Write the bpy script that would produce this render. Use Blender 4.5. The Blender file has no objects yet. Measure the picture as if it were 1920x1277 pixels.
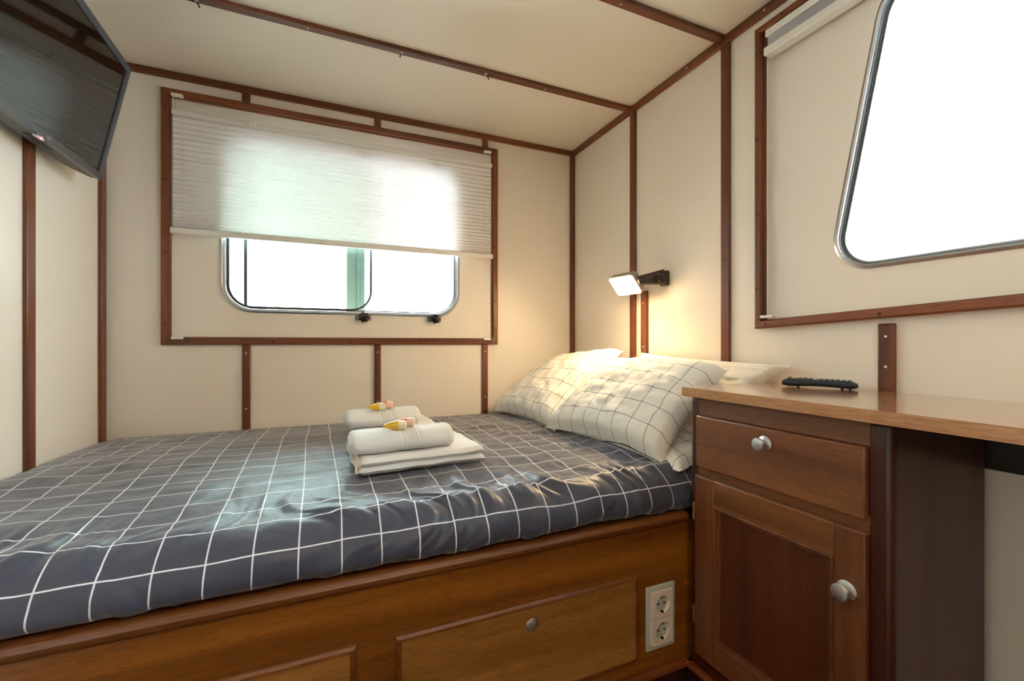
import bpy, bmesh, math, random
from mathutils import Vector, Matrix, noise
random.seed(7)
PI = math.pi
scn = bpy.context.scene
C = scn.collection

# ------------------------------------------------------------------ camera, world, exposure
CAM_H = 0.90
cam_d = bpy.data.cameras.new('camera')
cam = bpy.data.objects.new('camera', cam_d); C.objects.link(cam)
cam.location = (0, 0, CAM_H)
cam.rotation_euler = (PI/2, 0, -math.atan2(360, 830))
cam_d.sensor_width = 36; cam_d.lens = 830/1920*36
cam_d.shift_y = 4.5/1920
cam_d.clip_start = 0.01
scn.camera = cam

w = bpy.data.worlds.new('world'); scn.world = w; w.use_nodes = True
bg = w.node_tree.nodes['Background']
bg.inputs[0].default_value = (0.79, 0.91, 1.0, 1); bg.inputs[1].default_value = 10.5
scn.view_settings.view_transform = 'Standard'; scn.view_settings.look = 'None'
scn.view_settings.gamma = 1; scn.view_settings.use_curve_mapping = False
scn.view_settings.exposure = 0.93

XL, XR, YB, YF, ZC, ZF = -0.698, 1.21, 1.99, -1.7, 1.895, 0.03

# ------------------------------------------------------------------ materials
def lin(r, g, b):
    f = lambda v: (v/255/12.92) if v/255 <= .04045 else ((v/255+.055)/1.055)**2.4
    return (f(r), f(g), f(b), 1)
def newmat(name):
    m = bpy.data.materials.new(name); m.use_nodes = True
    nt = m.node_tree; return m, nt, nt.nodes['Principled BSDF']
def N(nt, t, **kw):
    n = nt.nodes.new(t)
    for k, v in kw.items(): setattr(n, k, v)
    return n
def simple(name, col, rough=.5, metal=0, bump=0, bscale=200, coat=0, var=0, spec=None, sheen=0):
    m, nt, p = newmat(name)
    p.inputs['Base Color'].default_value = col; p.inputs['Roughness'].default_value = rough
    p.inputs['Metallic'].default_value = metal; p.inputs['Coat Weight'].default_value = coat
    if spec is not None: p.inputs['Specular IOR Level'].default_value = spec
    if sheen: p.inputs['Sheen Weight'].default_value = sheen
    tc = N(nt, 'ShaderNodeTexCoord')
    no = N(nt, 'ShaderNodeTexNoise'); no.inputs['Scale'].default_value = bscale; no.inputs['Detail'].default_value = 4
    nt.links.new(tc.outputs['Object'], no.inputs['Vector'])
    if bump:
        b = N(nt, 'ShaderNodeBump'); b.inputs['Strength'].default_value = bump; b.inputs['Distance'].default_value = .002
        nt.links.new(no.outputs[0], b.inputs['Height']); nt.links.new(b.outputs[0], p.inputs['Normal'])
    if var:
        mx = N(nt, 'ShaderNodeMix', data_type='RGBA'); mx.blend_type = 'MULTIPLY'; mx.inputs[0].default_value = var
        mx.inputs[6].default_value = col
        n2 = N(nt, 'ShaderNodeTexNoise'); n2.inputs['Scale'].default_value = 3; n2.inputs['Detail'].default_value = 5
        nt.links.new(tc.outputs['Object'], n2.inputs['Vector']); nt.links.new(n2.outputs[0], mx.inputs[7])
        nt.links.new(mx.outputs[2], p.inputs['Base Color'])
    return m
def wood(name, c1, c2, axis, rough=.35, coat=.3, grain=1.0):
    """axis = grain direction 0,1,2"""
    m, nt, p = newmat(name)
    tc = N(nt, 'ShaderNodeTexCoord'); mp = N(nt, 'ShaderNodeMapping')
    s = [9*grain, 9*grain, 9*grain]; s[axis] = .42*grain; mp.inputs['Scale'].default_value = s
    nt.links.new(tc.outputs['Object'], mp.inputs['Vector'])
    n1 = N(nt, 'ShaderNodeTexNoise'); n1.inputs['Scale'].default_value = 2.2; n1.inputs['Detail'].default_value = 5; n1.inputs['Distortion'].default_value = .5
    nt.links.new(mp.outputs[0], n1.inputs['Vector'])
    mp2 = N(nt, 'ShaderNodeMapping'); s2 = [70, 70, 70]; s2[axis] = 5; mp2.inputs['Scale'].default_value = s2
    nt.links.new(tc.outputs['Object'], mp2.inputs['Vector'])
    n2 = N(nt, 'ShaderNodeTexNoise'); n2.inputs['Scale'].default_value = 7; n2.inputs['Detail'].default_value = 6; n2.inputs['Roughness'].default_value = .7
    nt.links.new(mp2.outputs[0], n2.inputs['Vector'])
    r1 = N(nt, 'ShaderNodeValToRGB'); r1.color_ramp.elements[0].position = .36; r1.color_ramp.elements[1].position = .66
    r1.color_ramp.elements[0].color = c1; r1.color_ramp.elements[1].color = c2
    nt.links.new(n1.outputs[0], r1.inputs[0])
    r2 = N(nt, 'ShaderNodeValToRGB'); r2.color_ramp.elements[0].position = .36; r2.color_ramp.elements[1].position = .54
    r2.color_ramp.elements[0].color = (.52, .45, .42, 1); r2.color_ramp.elements[1].color = (1, 1, 1, 1)
    nt.links.new(n2.outputs[0], r2.inputs[0])
    mx = N(nt, 'ShaderNodeMix', data_type='RGBA'); mx.blend_type = 'MULTIPLY'; mx.inputs[0].default_value = .75
    nt.links.new(r1.outputs[0], mx.inputs[6]); nt.links.new(r2.outputs[0], mx.inputs[7])
    nt.links.new(mx.outputs[2], p.inputs['Base Color'])
    p.inputs['Roughness'].default_value = rough; p.inputs['Coat Weight'].default_value = coat; p.inputs['Coat Roughness'].default_value = .12
    b = N(nt, 'ShaderNodeBump'); b.inputs['Strength'].default_value = .12; b.inputs['Distance'].default_value = .001
    nt.links.new(n2.outputs[0], b.inputs['Height']); nt.links.new(b.outputs[0], p.inputs['Normal'])
    return m
def gridcloth(name, base, line, pitch, width, rough, wr=.25, sheen=0, spec=.3, wscale=30):
    m, nt, p = newmat(name)
    uv = N(nt, 'ShaderNodeUVMap'); sep = N(nt, 'ShaderNodeSeparateXYZ'); nt.links.new(uv.outputs[0], sep.inputs[0])
    def ln(out):
        a = N(nt, 'ShaderNodeMath', operation='DIVIDE'); nt.links.new(out, a.inputs[0]); a.inputs[1].default_value = pitch
        f = N(nt, 'ShaderNodeMath', operation='FRACT'); nt.links.new(a.outputs[0], f.inputs[0])
        l = N(nt, 'ShaderNodeMath', operation='LESS_THAN'); nt.links.new(f.outputs[0], l.inputs[0]); l.inputs[1].default_value = width/pitch
        return l.outputs[0]
    mxm = N(nt, 'ShaderNodeMath', operation='MAXIMUM'); nt.links.new(ln(sep.outputs[0]), mxm.inputs[0]); nt.links.new(ln(sep.outputs[1]), mxm.inputs[1])
    mx = N(nt, 'ShaderNodeMix', data_type='RGBA'); mx.inputs[6].default_value = base; mx.inputs[7].default_value = line
    nt.links.new(mxm.outputs[0], mx.inputs[0]); nt.links.new(mx.outputs[2], p.inputs['Base Color'])
    p.inputs['Roughness'].default_value = rough; p.inputs['Specular IOR Level'].default_value = spec
    p.inputs['Sheen Weight'].default_value = sheen
    tc = N(nt, 'ShaderNodeTexCoord'); no = N(nt, 'ShaderNodeTexNoise'); no.inputs['Scale'].default_value = wscale; no.inputs['Detail'].default_value = 3; no.inputs['Distortion'].default_value = .8
    nt.links.new(tc.outputs['Object'], no.inputs['Vector'])
    b = N(nt, 'ShaderNodeBump'); b.inputs['Strength'].default_value = wr; b.inputs['Distance'].default_value = .006
    nt.links.new(no.outputs[0], b.inputs['Height']); nt.links.new(b.outputs[0], p.inputs['Normal'])
    return m
def emis(name, col, s):
    m, nt, p = newmat(name); p.inputs['Base Color'].default_value = (.8, .8, .8, 1)
    p.inputs['Emission Color'].default_value = col; p.inputs['Emission Strength'].default_value = s
    return m
def glass(name, tint):
    m = bpy.data.materials.new(name); m.use_nodes = True; nt = m.node_tree; nt.nodes.clear()
    out = N(nt, 'ShaderNodeOutputMaterial'); mix = N(nt, 'ShaderNodeMixShader'); t = N(nt, 'ShaderNodeBsdfTransparent'); g = N(nt, 'ShaderNodeBsdfGlossy')
    fr = N(nt, 'ShaderNodeFresnel'); fr.inputs[0].default_value = 1.45
    t.inputs[0].default_value = tint; g.inputs['Roughness'].default_value = .02
    nt.links.new(fr.outputs[0], mix.inputs[0]); nt.links.new(t.outputs[0], mix.inputs[1]); nt.links.new(g.outputs[0], mix.inputs[2]); nt.links.new(mix.outputs[0], out.inputs[0])
    return m

M = {}
M['panel'] = simple('cream_panel', lin(241, 231, 217), .42, bump=.04, bscale=60, var=.0, spec=.35)
M['ceil'] = simple('cream_ceiling_panel', lin(238, 229, 213), .36, bump=.03, bscale=40, spec=.4)
MAH1, MAH2 = lin(92, 45, 22), lin(140, 76, 40)
for i, a in enumerate('xyz'):
    M['trim_'+a] = wood('mahogany_trim_'+a, MAH1, MAH2, i, .38, .15)
M['bed_wood'] = wood('teak_board', lin(112, 60, 14), lin(162, 98, 30), 0, .35, .25, .8)
M['rail_wood'] = wood('teak_rail', lin(104, 56, 24), lin(146, 88, 42), 0, .25, .4, .8)
M['drawer_wood'] = wood('drawer_teak', lin(150, 98, 44), lin(188, 132, 68), 0, .35, .25, .8)
M['cab_x'] = wood('cabinet_mahogany_rail', lin(100, 56, 28), lin(138, 84, 48), 1, .4, .2)
M['cab_z'] = wood('cabinet_mahogany_stile', lin(92, 50, 26), lin(124, 72, 40), 2, .4, .2)
M['cab_panel'] = wood('cabinet_red_panel', lin(74, 34, 18), lin(98, 48, 26), 2, .4, .2, .7)
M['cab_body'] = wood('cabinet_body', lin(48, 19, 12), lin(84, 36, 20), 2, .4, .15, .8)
M['top_wood'] = wood('varnished_counter', lin(166, 112, 68), lin(202, 148, 98), 1, .2, 1.0, .7)
M['base_wood'] = wood('baseboard_wood', lin(96, 44, 22), lin(150, 80, 44), 0, .3, .3)
M['floor'] = wood('floor_laminate', lin(78, 52, 34), lin(110, 76, 52), 1, .4, .1)
M['alu'] = simple('brushed_aluminium', (.50, .51, .53, 1), .30, 1)
M['plate_steel'] = simple('clamp_steel', (.30, .30, .30, 1), .35, 1)
M['rubber'] = simple('window_rubber', lin(96, 106, 114), .45)
M['white_pl'] = simple('white_plastic', lin(236, 232, 224), .35)
M['knob_metal'] = simple('satin_nickel', (.60, .59, .58, 1), .42, 1, bump=.05)
M['brass'] = simple('hinge_brass', (.55, .42, .2, 1), .35, 1)
M['screw_dark'] = simple('dark_screw', lin(40, 28, 22), .5, .3)
M['screw_lt'] = simple('nickel_screw', (.7, .67, .6, 1), .3, 1)
M['black_pl'] = simple('black_plastic', lin(30, 30, 33), .35)
M['blackknob'] = simple('black_bakelite', lin(20, 20, 26), .22)
M['tv_bezel'] = simple('tv_bezel', lin(70, 72, 76), .35)
M['tv_back'] = simple('tv_back_shell', lin(30, 30, 30), .4)
M['tv_screen'] = simple('tv_glass', lin(14, 14, 14), .05, spec=.75, coat=.15)
M['lamp_grey'] = simple('lamp_grey_shell', lin(170, 158, 140), .35)
M['lamp_arm'] = simple('lamp_dark_arm', lin(52, 40, 34), .35)
M['lamp_glow'] = emis('lamp_diffuser', (1, .80, .52, 1), 16)
M['led'] = emis('standby_led', (1, .05, .1, 1), 6)
M['glass'] = glass('clear_glass', (.98, 1, .99, 1))
M['glass_g'] = glass('greenish_glass', (.90, .99, .94, 1))
M['duvet'] = gridcloth('charcoal_check_cotton', lin(60, 63, 80), lin(226, 226, 232), .0715, .0026, .42, .30, sheen=.25, spec=.5, wscale=30)
M['pillow'] = gridcloth('white_check_cotton', lin(240, 236, 226), lin(50, 46, 46), .074, .0019, .75, .12, wscale=16)
M['plainpillow'] = simple('plain_white_cotton', lin(242, 236, 222), .8, bump=.12, bscale=14)
M['sheet'] = gridcloth('white_check_sheet', lin(236, 230, 214), lin(50, 46, 46), .068, .0016, .8, .2)
M['towel'] = simple('white_terry', lin(244, 243, 240), .95, bump=.9, bscale=900, sheen=.4)
M['towel_cream'] = simple('cream_hem', lin(236, 226, 212), .9, bump=.5, bscale=500)
M['yellow'] = simple('yellow_gel', lin(240, 190, 20), .25, coat=.5)
M['orange'] = simple('orange_gel', lin(240, 110, 40), .25, coat=.5)
M['milky_y'] = simple('milky_yellow_cap', lin(245, 232, 190), .3, coat=.4)
M['milky_o'] = simple('milky_pink_cap', lin(246, 205, 186), .3, coat=.4)
M['glassframe'] = simple('pale_green_glass_frame', lin(196, 202, 188), .12, coat=.6)
M['socket'] = simple('socket_cream', lin(232, 218, 202), .3)
M['dark'] = simple('dark_hole', lin(16, 12, 10), .5)
M['green_paint'] = simple('green_painted_steel', lin(70, 78, 70), .5)
M['remote'] = simple('navy_plastic', lin(18, 30, 46), .35)
M['remote_end'] = simple('remote_brown_ir', lin(62, 40, 36), .15, coat=.6)
M['rbtn'] = simple('remote_rubber_key', lin(70, 74, 82), .5)
M['rbtn_c'] = simple('remote_yellow_key', lin(210, 200, 60), .5)
M['rbtn_w'] = simple('remote_white_key', lin(225, 225, 225), .5)
M['logo'] = simple('silver_print', lin(190, 190, 190), .4)
M['cord'] = simple('white_cord', lin(235, 230, 220), .7)

# blind fabric: translucent pleats
def blindmat():
    m = bpy.data.materials.new('pleated_fabric'); m.use_nodes = True; nt = m.node_tree; nt.nodes.clear()
    out = N(nt, 'ShaderNodeOutputMaterial'); mix = N(nt, 'ShaderNodeMixShader'); d = N(nt, 'ShaderNodeBsdfDiffuse'); t = N(nt, 'ShaderNodeBsdfTranslucent')
    d.inputs[0].default_value = lin(243, 240, 238); t.inputs[0].default_value = lin(238, 234, 230); mix.inputs[0].default_value = .090
    nt.links.new(d.outputs[0], mix.inputs[1]); nt.links.new(t.outputs[0], mix.inputs[2]); tr = N(nt, 'ShaderNodeBsdfTransparent'); m2 = N(nt, 'ShaderNodeMixShader'); m2.inputs[0].default_value = .0015; tr.inputs[0].default_value = (1, 1, 1, 1)
    nt.links.new(mix.outputs[0], m2.inputs[1]); nt.links.new(tr.outputs[0], m2.inputs[2]); nt.links.new(m2.outputs[0], out.inputs[0])
    return m
M['blind'] = blindmat()

# ------------------------------------------------------------------ helpers
def tag(o, label=None, cat=None, group=None, kind=None):
    if label: o['label'] = label
    if cat: o['category'] = cat
    if group: o['group'] = group
    if kind: o['kind'] = kind
    return o
def obj(name, bm, mat, parent=None, smooth=True, bevel=0, seg=2, angle=35, recalc=True):
    if recalc: bmesh.ops.recalc_face_normals(bm, faces=bm.faces)
    me = bpy.data.meshes.new(name); bm.to_mesh(me); bm.free()
    me.materials.append(mat)
    o = bpy.data.objects.new(name, me); C.objects.link(o)
    if parent is not None:
        o.parent = parent
        o.matrix_parent_inverse = Matrix.Translation(-parent.location) if parent.type == 'EMPTY' and parent.parent is None and parent.rotation_euler[2] == 0 and parent.rotation_euler[0] == 0 else Matrix()
    if bevel:
        b = o.modifiers.new('bevel', 'BEVEL'); b.width = bevel; b.segments = seg; b.limit_method = 'ANGLE'; b.angle_limit = math.radians(40)
    if smooth:
        for p in me.polygons: p.use_smooth = True
        try: me.set_sharp_from_angle(angle=math.radians(angle))
        except Exception: pass
    return o
def empty(name, loc, label, cat, group=None):
    o = bpy.data.objects.new(name, None); C.objects.link(o); o.location = loc; o.empty_display_size = .05
    return tag(o, label, cat, group)
def struct(name, bm, mat, parent=None, **kw):
    o = obj(name, bm, mat, parent, **kw)
    if parent is None: o['kind'] = 'structure'
    return o
def box(bm, a, b):
    v = [bm.verts.new((x, y, z)) for z in (a[2], b[2]) for y in (a[1], b[1]) for x in (a[0], b[0])]
    for f in ((0, 1, 3, 2), (4, 6, 7, 5), (0, 4, 5, 1), (2, 3, 7, 6), (0, 2, 6, 4), (1, 5, 7, 3)): bm.faces.new([v[i] for i in f])
    return v
def mb(*boxes):
    bm = bmesh.new()
    for a, b in boxes: box(bm, a, b)
    return bm
def obox(bm, o, ex, ey, ez, a, b):
    """box in a local frame"""
    o, ex, ey, ez = map(Vector, (o, ex, ey, ez))
    vs = box(bm, a, b)
    for v in vs: c = v.co.copy(); v.co = o+ex*c.x+ey*c.y+ez*c.z
def frame_from(axis):
    a = Vector(axis).normalized(); h = Vector((0, 0, 1)) if abs(a.z) < .9 else Vector((1, 0, 0))
    u = a.cross(h).normalized(); v = a.cross(u).normalized(); return a, u, v
def lathe(bm, o, axis, prof, n=28, cap=True):
    """prof: list of (dist along axis, radius)"""
    a, u, v = frame_from(axis); o = Vector(o); rings = []
    for d, r in prof:
        rings.append([bm.verts.new(o+a*d+(u*math.cos(2*PI*k/n)+v*math.sin(2*PI*k/n))*max(r, 1e-5)) for k in range(n)])
    for i in range(len(rings)-1):
        for k in range(n): bm.faces.new((rings[i][k], rings[i][(k+1) % n], rings[i+1][(k+1) % n], rings[i+1][k]))
    if cap: bm.faces.new(rings[0][::-1]); bm.faces.new(rings[-1])
def tube(bm, pts, r, n=8):
    pts = [Vector(p) for p in pts]; rings = []; pu = None
    for i, p in enumerate(pts):
        d = (pts[min(i+1, len(pts)-1)]-pts[max(i-1, 0)]).normalized()
        if pu is None: _, pu, _ = frame_from(d)
        pu = (pu-d*pu.dot(d)).normalized(); v = d.cross(pu)
        rr = r[i] if isinstance(r, (list, tuple)) else r
        rings.append([bm.verts.new(p+(pu*math.cos(2*PI*k/n)+v*math.sin(2*PI*k/n))*rr) for k in range(n)])
    for i in range(len(rings)-1):
        for k in range(n): bm.faces.new((rings[i][k], rings[i][(k+1) % n], rings[i+1][(k+1) % n], rings[i+1][k]))
    bm.faces.new(rings[0][::-1]); bm.faces.new(rings[-1])
def rounded(poly, radii, n=10):
    """round the corners of a 2D polygon"""
    out = []; L = len(poly)
    for i in range(L):
        p = Vector(poly[i]); a = (Vector(poly[i-1])-p).normalized(); b = (Vector(poly[(i+1) % L])-p).normalized()
        r = radii[i] if isinstance(radii, (list, tuple)) else radii
        ang = a.angle(b); d = r/math.tan(ang/2); c = p+(a+b).normalized()*(r/math.sin(ang/2))
        s = p+a*d; e = p+b*d; va = s-c; vb = e-c
        a0 = math.atan2(va.y, va.x); a1 = math.atan2(vb.y, vb.x); da = (a1-a0+PI) % (2*PI)-PI
        for k in range(n+1):
            t = a0+da*k/n; out.append((c.x+r*math.cos(t), c.y+r*math.sin(t)))
    return out
def back_map(y, k=0):   # wall at y: (u,v,depth into the room) -> world
    return lambda u, v, d: (u, y-d-k, v)
def right_map(x):
    return lambda u, v, d: (x-d, u, v)
def sweep(bm, loop, prof, mp):
    """prof: closed list of (outward offset, depth into room). loop 2D closed"""
    L = len(loop); area2 = sum(loop[i][0]*loop[(i+1) % L][1]-loop[(i+1) % L][0]*loop[i][1] for i in range(L)); sg = 1 if area2 > 0 else -1
    rings = []
    for i in range(L):
        p = Vector(loop[i]); a = Vector(loop[i-1]); b = Vector(loop[(i+1) % L])
        d1 = (p-a).normalized(); d2 = (b-p).normalized()
        n1 = Vector((d1.y, -d1.x))*sg; n2 = Vector((d2.y, -d2.x))*sg; nn = (n1+n2); nn = nn/max(nn.length_squared/2, .3) if nn.length > 1e-6 else n1
        rings.append([bm.verts.new(mp(p.x+nn.x*o, p.y+nn.y*o, d)) for o, d in prof])
    m = len(prof)
    for i in range(L):
        for k in range(m): bm.faces.new((rings[i][k], rings[i][(k+1) % m], rings[(i+1) % L][(k+1) % m], rings[(i+1) % L][k]))
def plate(outer, holes, mp, thick):
    bm = bmesh.new(); edges = []
    for lp in [outer]+holes:
        vs = [bm.verts.new((p[0], p[1], 0)) for p in lp]
        edges += [bm.edges.new((vs[i], vs[(i+1) % len(vs)])) for i in range(len(vs))]
    r = bmesh.ops.triangle_fill(bm, use_beauty=True, use_dissolve=False, edges=edges)
    faces = [f for f in bm.faces]
    ex = bmesh.ops.extrude_face_region(bm, geom=faces)
    for e in ex['geom']:
        if isinstance(e, bmesh.types.BMVert): e.co.z = -thick
    for v in bm.verts: c = v.co.copy(); v.co = mp(c.x, c.y, c.z)
    return bm
def screw(parent, p, nrm, r=.0032, light=False):
    bm = bmesh.new(); lathe(bm, Vector(p)-Vector(nrm)*.0005, nrm, [(0, r), (.0012, r), (.0018, r*.8), (.0010, r*.35), (.001, 0.0001)], 12)
    o = obj('screw', bm, M['screw_lt' if light else 'screw_dark'], parent); return o

# ------------------------------------------------------------------ room shell
WIN1 = rounded([(-.340, 1.028), (.585, 1.028), (.585, 1.695), (-.340, 1.695)], .10)
WIN2P = [(.719, 1.088), (-.36, 1.088), (-.36, 1.74), (.596, 1.74)]
WIN2 = rounded(WIN2P, [.075, .075, .09, .09])
struct('wall_back', plate([(XL-.05, -.02), (XR+.05, -.02), (XR+.05, ZC+.05), (XL-.05, ZC+.05)], [WIN1], back_map(YB), .05), M['panel'], smooth=False)
struct('wall_right', plate([(YF-.05, -.02), (YB, -.02), (YB, ZC+.05), (YF-.05, ZC+.05)], [WIN2], right_map(XR), .018), M['panel'], smooth=False)
struct('wall_front', plate([(XL-.05, -.02), (XR, -.02), (XR, ZC+.05), (XL-.05, ZC+.05)], [], lambda u, v, d: (u, YF+d, v), .05), M['cab_body'], smooth=False)
struct('wall_left', mb(((XL-.05, YF, -.02), (XL, YB, ZC+.05))), M['panel'], smooth=False)
struct('ceiling', mb(((XL, YF, ZC), (XR, YB, ZC+.05))), M['ceil'], smooth=False)
struct('floor', mb(((XL, YF, -.02), (XR, YB, ZF))), M['floor'], smooth=False)

# battens
tn = [0]
def trim(a, b, ax, bevel=.003, screws=(), nrm=None, light=False):
    tn[0] += 1
    o = struct('trim_%d' % tn[0], mb((a, b)), M['trim_'+ax], bevel=bevel)
    for s in screws: screw(o, s, nrm, light=light)
    return o
T = .011
# cornice under the ceiling
trim((XL, YB-T, ZC-.027), (XR, YB, ZC), 'x')
trim((XR-T, YF, ZC-.030), (XR, YB-T, ZC), 'y', screws=[(XR-T, y, ZC-.015) for y in (1.75, 1.2, .9)], nrm=(-1, 0, 0), light=True)
trim((XL, YF, ZC-.027), (XL+T, YB-T, ZC), 'y')
# corner battens
trim((XR-.022, YB-.022, .3), (XR, YB, ZC-.028), 'z')
trim((XL, YB-.036, .3), (XL+.012, YB, ZC-.028), 'z')
# ceiling beams
BEAMS = []
for y in (1.522, 1.052, .585, .11, -.4, -.9):
    BEAMS.append(trim((XL+T, y-.015, ZC-.013), (XR-T, y+.015, ZC), 'x', screws=[(x, y, ZC-.013) for x in (-.035, .80)], nrm=(0, 0, -1), light=True))
# right wall battens
trim((XR-T, 1.484, .5), (XR, 1.518, ZC-.030), 'z')
trim((XR-T, 1.022, .5), (XR, 1.055, ZC-.030), 'z', screws=[(XR-T, 1.038, z) for z in (1.78, 1.5, 1.17)], nrm=(-1, 0, 0))
trim((XR-T, .578, .50), (XR, .612, .945), 'z', screws=[(XR-T, .595, z) for z in (.845, .915)], nrm=(-1, 0, 0), light=True)
# short batten under the reading lamp, rounded at its foot
tn[0] += 1
bm = plate(rounded([(1.412, .857), (1.444, .857), (1.444, 1.11), (1.412, 1.11)], [.004, .014, .004, .004], 6), [], right_map(XR-T-.002), .0+.012)
o = struct('trim_%d' % tn[0], bm, M['trim_z'], bevel=.0015)
for z in (.885, 1.06): screw(o, (XR-T-.002, 1.430, z), (-1, 0, 0), light=True)
# left wall battens
trim((XL, 1.535, .3), (XL+T, 1.572, ZC-.028), 'z'); trim((XL, 1.05, .3), (XL+T, 1.085, ZC-.028), 'z'); trim((XL, .56, .03), (XL+T, .595, ZC-.028), 'z')
# back wall battens below and above the window frame
for x in (-.262, .228, .720):
    trim((x-.014, YB-T, .50), (x+.014, YB, .894), 'z', screws=[(x, YB-T, z) for z in (.645, .86)], nrm=(0, -1, 0), light=True)
    trim((x-.014, YB-T, 1.826), (x+.014, YB, ZC-.026), 'z', screws=[(x, YB-T, 1.85)], nrm=(0, -1, 0))
# moulded frames round both windows
def wframe(loop, mp, width, dep, mats, scr, nrm):
    tn[0] += 1; L = len(loop); root = None
    parts = ['sill_rail', 'side_rail', 'head_rail', 'side_rail']
    # profile swept side by side so that the grain follows each rail
    cx = sum(p[0] for p in loop)/4; cy = sum(p[1] for p in loop)/4
    inn = []
    for i in range(4):
        p = Vector(loop[i]); d1 = (p-Vector(loop[i-1])).normalized(); d2 = (Vector(loop[(i+1) % 4])-p).normalized()
        n1 = Vector((-d1.y, d1.x)); n2 = Vector((-d2.y, d2.x))
        if (Vector((cx, cy))-p).dot(n1) < 0: n1 = -n1
        if (Vector((cx, cy))-p).dot(n2) < 0: n2 = -n2
        inn.append((n1+n2)/max((n1+n2).length_squared/2, .3))
    def rail(i, name, parent):
        a, b = Vector(loop[i]), Vector(loop[(i+1) % 4]); na, nb = inn[i], inn[(i+1) % 4]
        prof = [(0, 0), (0, dep-.004), (.004, dep), (width-.002, dep), (width, dep-.003), (width, .009), (width+.004, .008), (width+.004, 0)]
        bm = bmesh.new(); r = []
        for p, nn in ((a, na), (b, nb)): r.append([bm.verts.new(mp(p.x+nn.x*o, p.y+nn.y*o, d)) for o, d in prof])
        m = len(prof)
        for k in range(m): bm.faces.new((r[0][k], r[0][(k+1) % m], r[1][(k+1) % m], r[1][k]))
        bm.faces.new(r[0]); bm.faces.new(r[1][::-1])
        return struct(name, bm, M[mats[i % 2]], parent, smooth=False)
    root = rail(0, 'trim_%d' % tn[0], None)
    for i in (1, 2, 3): rail(i, parts[i], root)
    for s in scr: screw(root, mp(s[0], s[1], dep), nrm, r=.0036)
f1scr = [(x, .905) for x in (-.45, -.17, .119, .41, .676)]+[(-.514, z) for z in (.97, 1.23, 1.495, 1.755)]+[(.765, z) for z in (.97, 1.10, 1.36, 1.66)]+[(x, 1.812) for x in (-.3, .05, .35, .66)]
wframe([(-.529, .893), (.783, .893), (.783, 1.829), (-.529, 1.829)], back_map(YB), .025, .018, ('trim_x', 'trim_z'), f1scr, (0, -1, 0))
f2scr = [(.885, .954), (.600, .967), (.25, .983), (.911, 1.06), (.911, 1.28), (.911, 1.50), (.911, 1.75), (.835, 1.820), (.5, 1.820)]
wframe([(.922, .942), (-.50, 1.008), (-.50, 1.831), (.922, 1.831)], right_map(XR), .021, .026, ('trim_y', 'trim_z'), f2scr, (-1, 0, 0))

# ------------------------------------------------------------------ windows
def alu_frame(loop, mp, name, dp=.045):
    bm = bmesh.new()
    sweep(bm, loop, [(.010, 0), (.010, .003), (.004, .006), (0, .003), (-.001, -.012*dp/.045), (-.006*dp/.045, -.013*dp/.045), (-.007*dp/.045, -dp), (.0, -dp), (.0, 0)], mp)
    return struct(name, bm, M['alu'], recalc=True)
w1 = alu_frame(WIN1, back_map(YB), 'window_1')
def ins(P, d):
    cx = (P[0][0]+P[2][0])/2; cy = (P[0][1]+P[2][1])/2
    return [(p[0]-math.copysign(d, p[0]-cx), p[1]-math.copysign(d, p[1]-cy)) for p in P]
bm = bmesh.new(); sweep(bm, WIN1, [(-.007, -.018), (-.012, -.018), (-.012, -.024), (-.007, -.024)], back_map(YB)); obj('rubber_gasket', bm, M['rubber'], w1)
RP = rounded([(-.268, 1.037), (.575, 1.037), (.575, 1.663), (-.268, 1.663)], [.012, .09, .09, .012])
obj('fixed_pane', plate(rounded([(-.332, 1.036), (.577, 1.036), (.577, 1.664), (-.332, 1.664)], .092), [], back_map(YB+.036), .004), M['glass'], w1, smooth=False)
LP = rounded([(-.330, 1.037), (.207, 1.037), (.207, 1.663), (-.330, 1.663)], [.09, .085, .085, .09])
sl = obj('sliding_pane', plate(LP, [], back_map(YB+.022), .004), M['glass_g'], w1, smooth=False)
bm = bmesh.new(); sweep(bm, LP, [(.001, -.018), (-.008, -.018), (-.008, -.030), (.001, -.030)], back_map(YB)); obj('pane_edge_seal', bm, M['rubber'], sl)
obj('glazing_bar', mb(((-.274, YB+.016, 1.045), (-.262, YB+.032, 1.655))), M['rubber'], w1)
def clamp(x, z, parent, sc=1.0):
    p = obj('clamp_plate', mb(((x-.034, YB-.004, z-.012), (x+.030, YB, z+.012))), M['plate_steel'], parent, bevel=.001)
    bm = bmesh.new()
    n = 56; prof = [(0, .006), (.010, .007), (.012, .017), (.018, .0205), (.024, .020), (.029, .014), (.031, .006), (.031, .0001)]
    rings = []
    for d, r in prof:
        rings.append([bm.verts.new((x+math.cos(2*PI*k/n)*r*(1+.13*math.cos(7*2*PI*k/n)*(1 if r > .012 else 0)), YB-.003-d*sc, z+math.sin(2*PI*k/n)*r*(1+.13*math.cos(7*2*PI*k/n)*(1 if r > .012 else 0)))) for k in range(n)])
    for i in range(len(rings)-1):
        for k in range(n): bm.faces.new((rings[i][k], rings[i][(k+1) % n], rings[i+1][(k+1) % n], rings[i+1][k]))
    obj('star_knob', bm, M['blackknob'], p)
for x in (.170, .478): clamp(x, 1.008, w1); clamp(x, 1.697, w1, .66)

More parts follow.
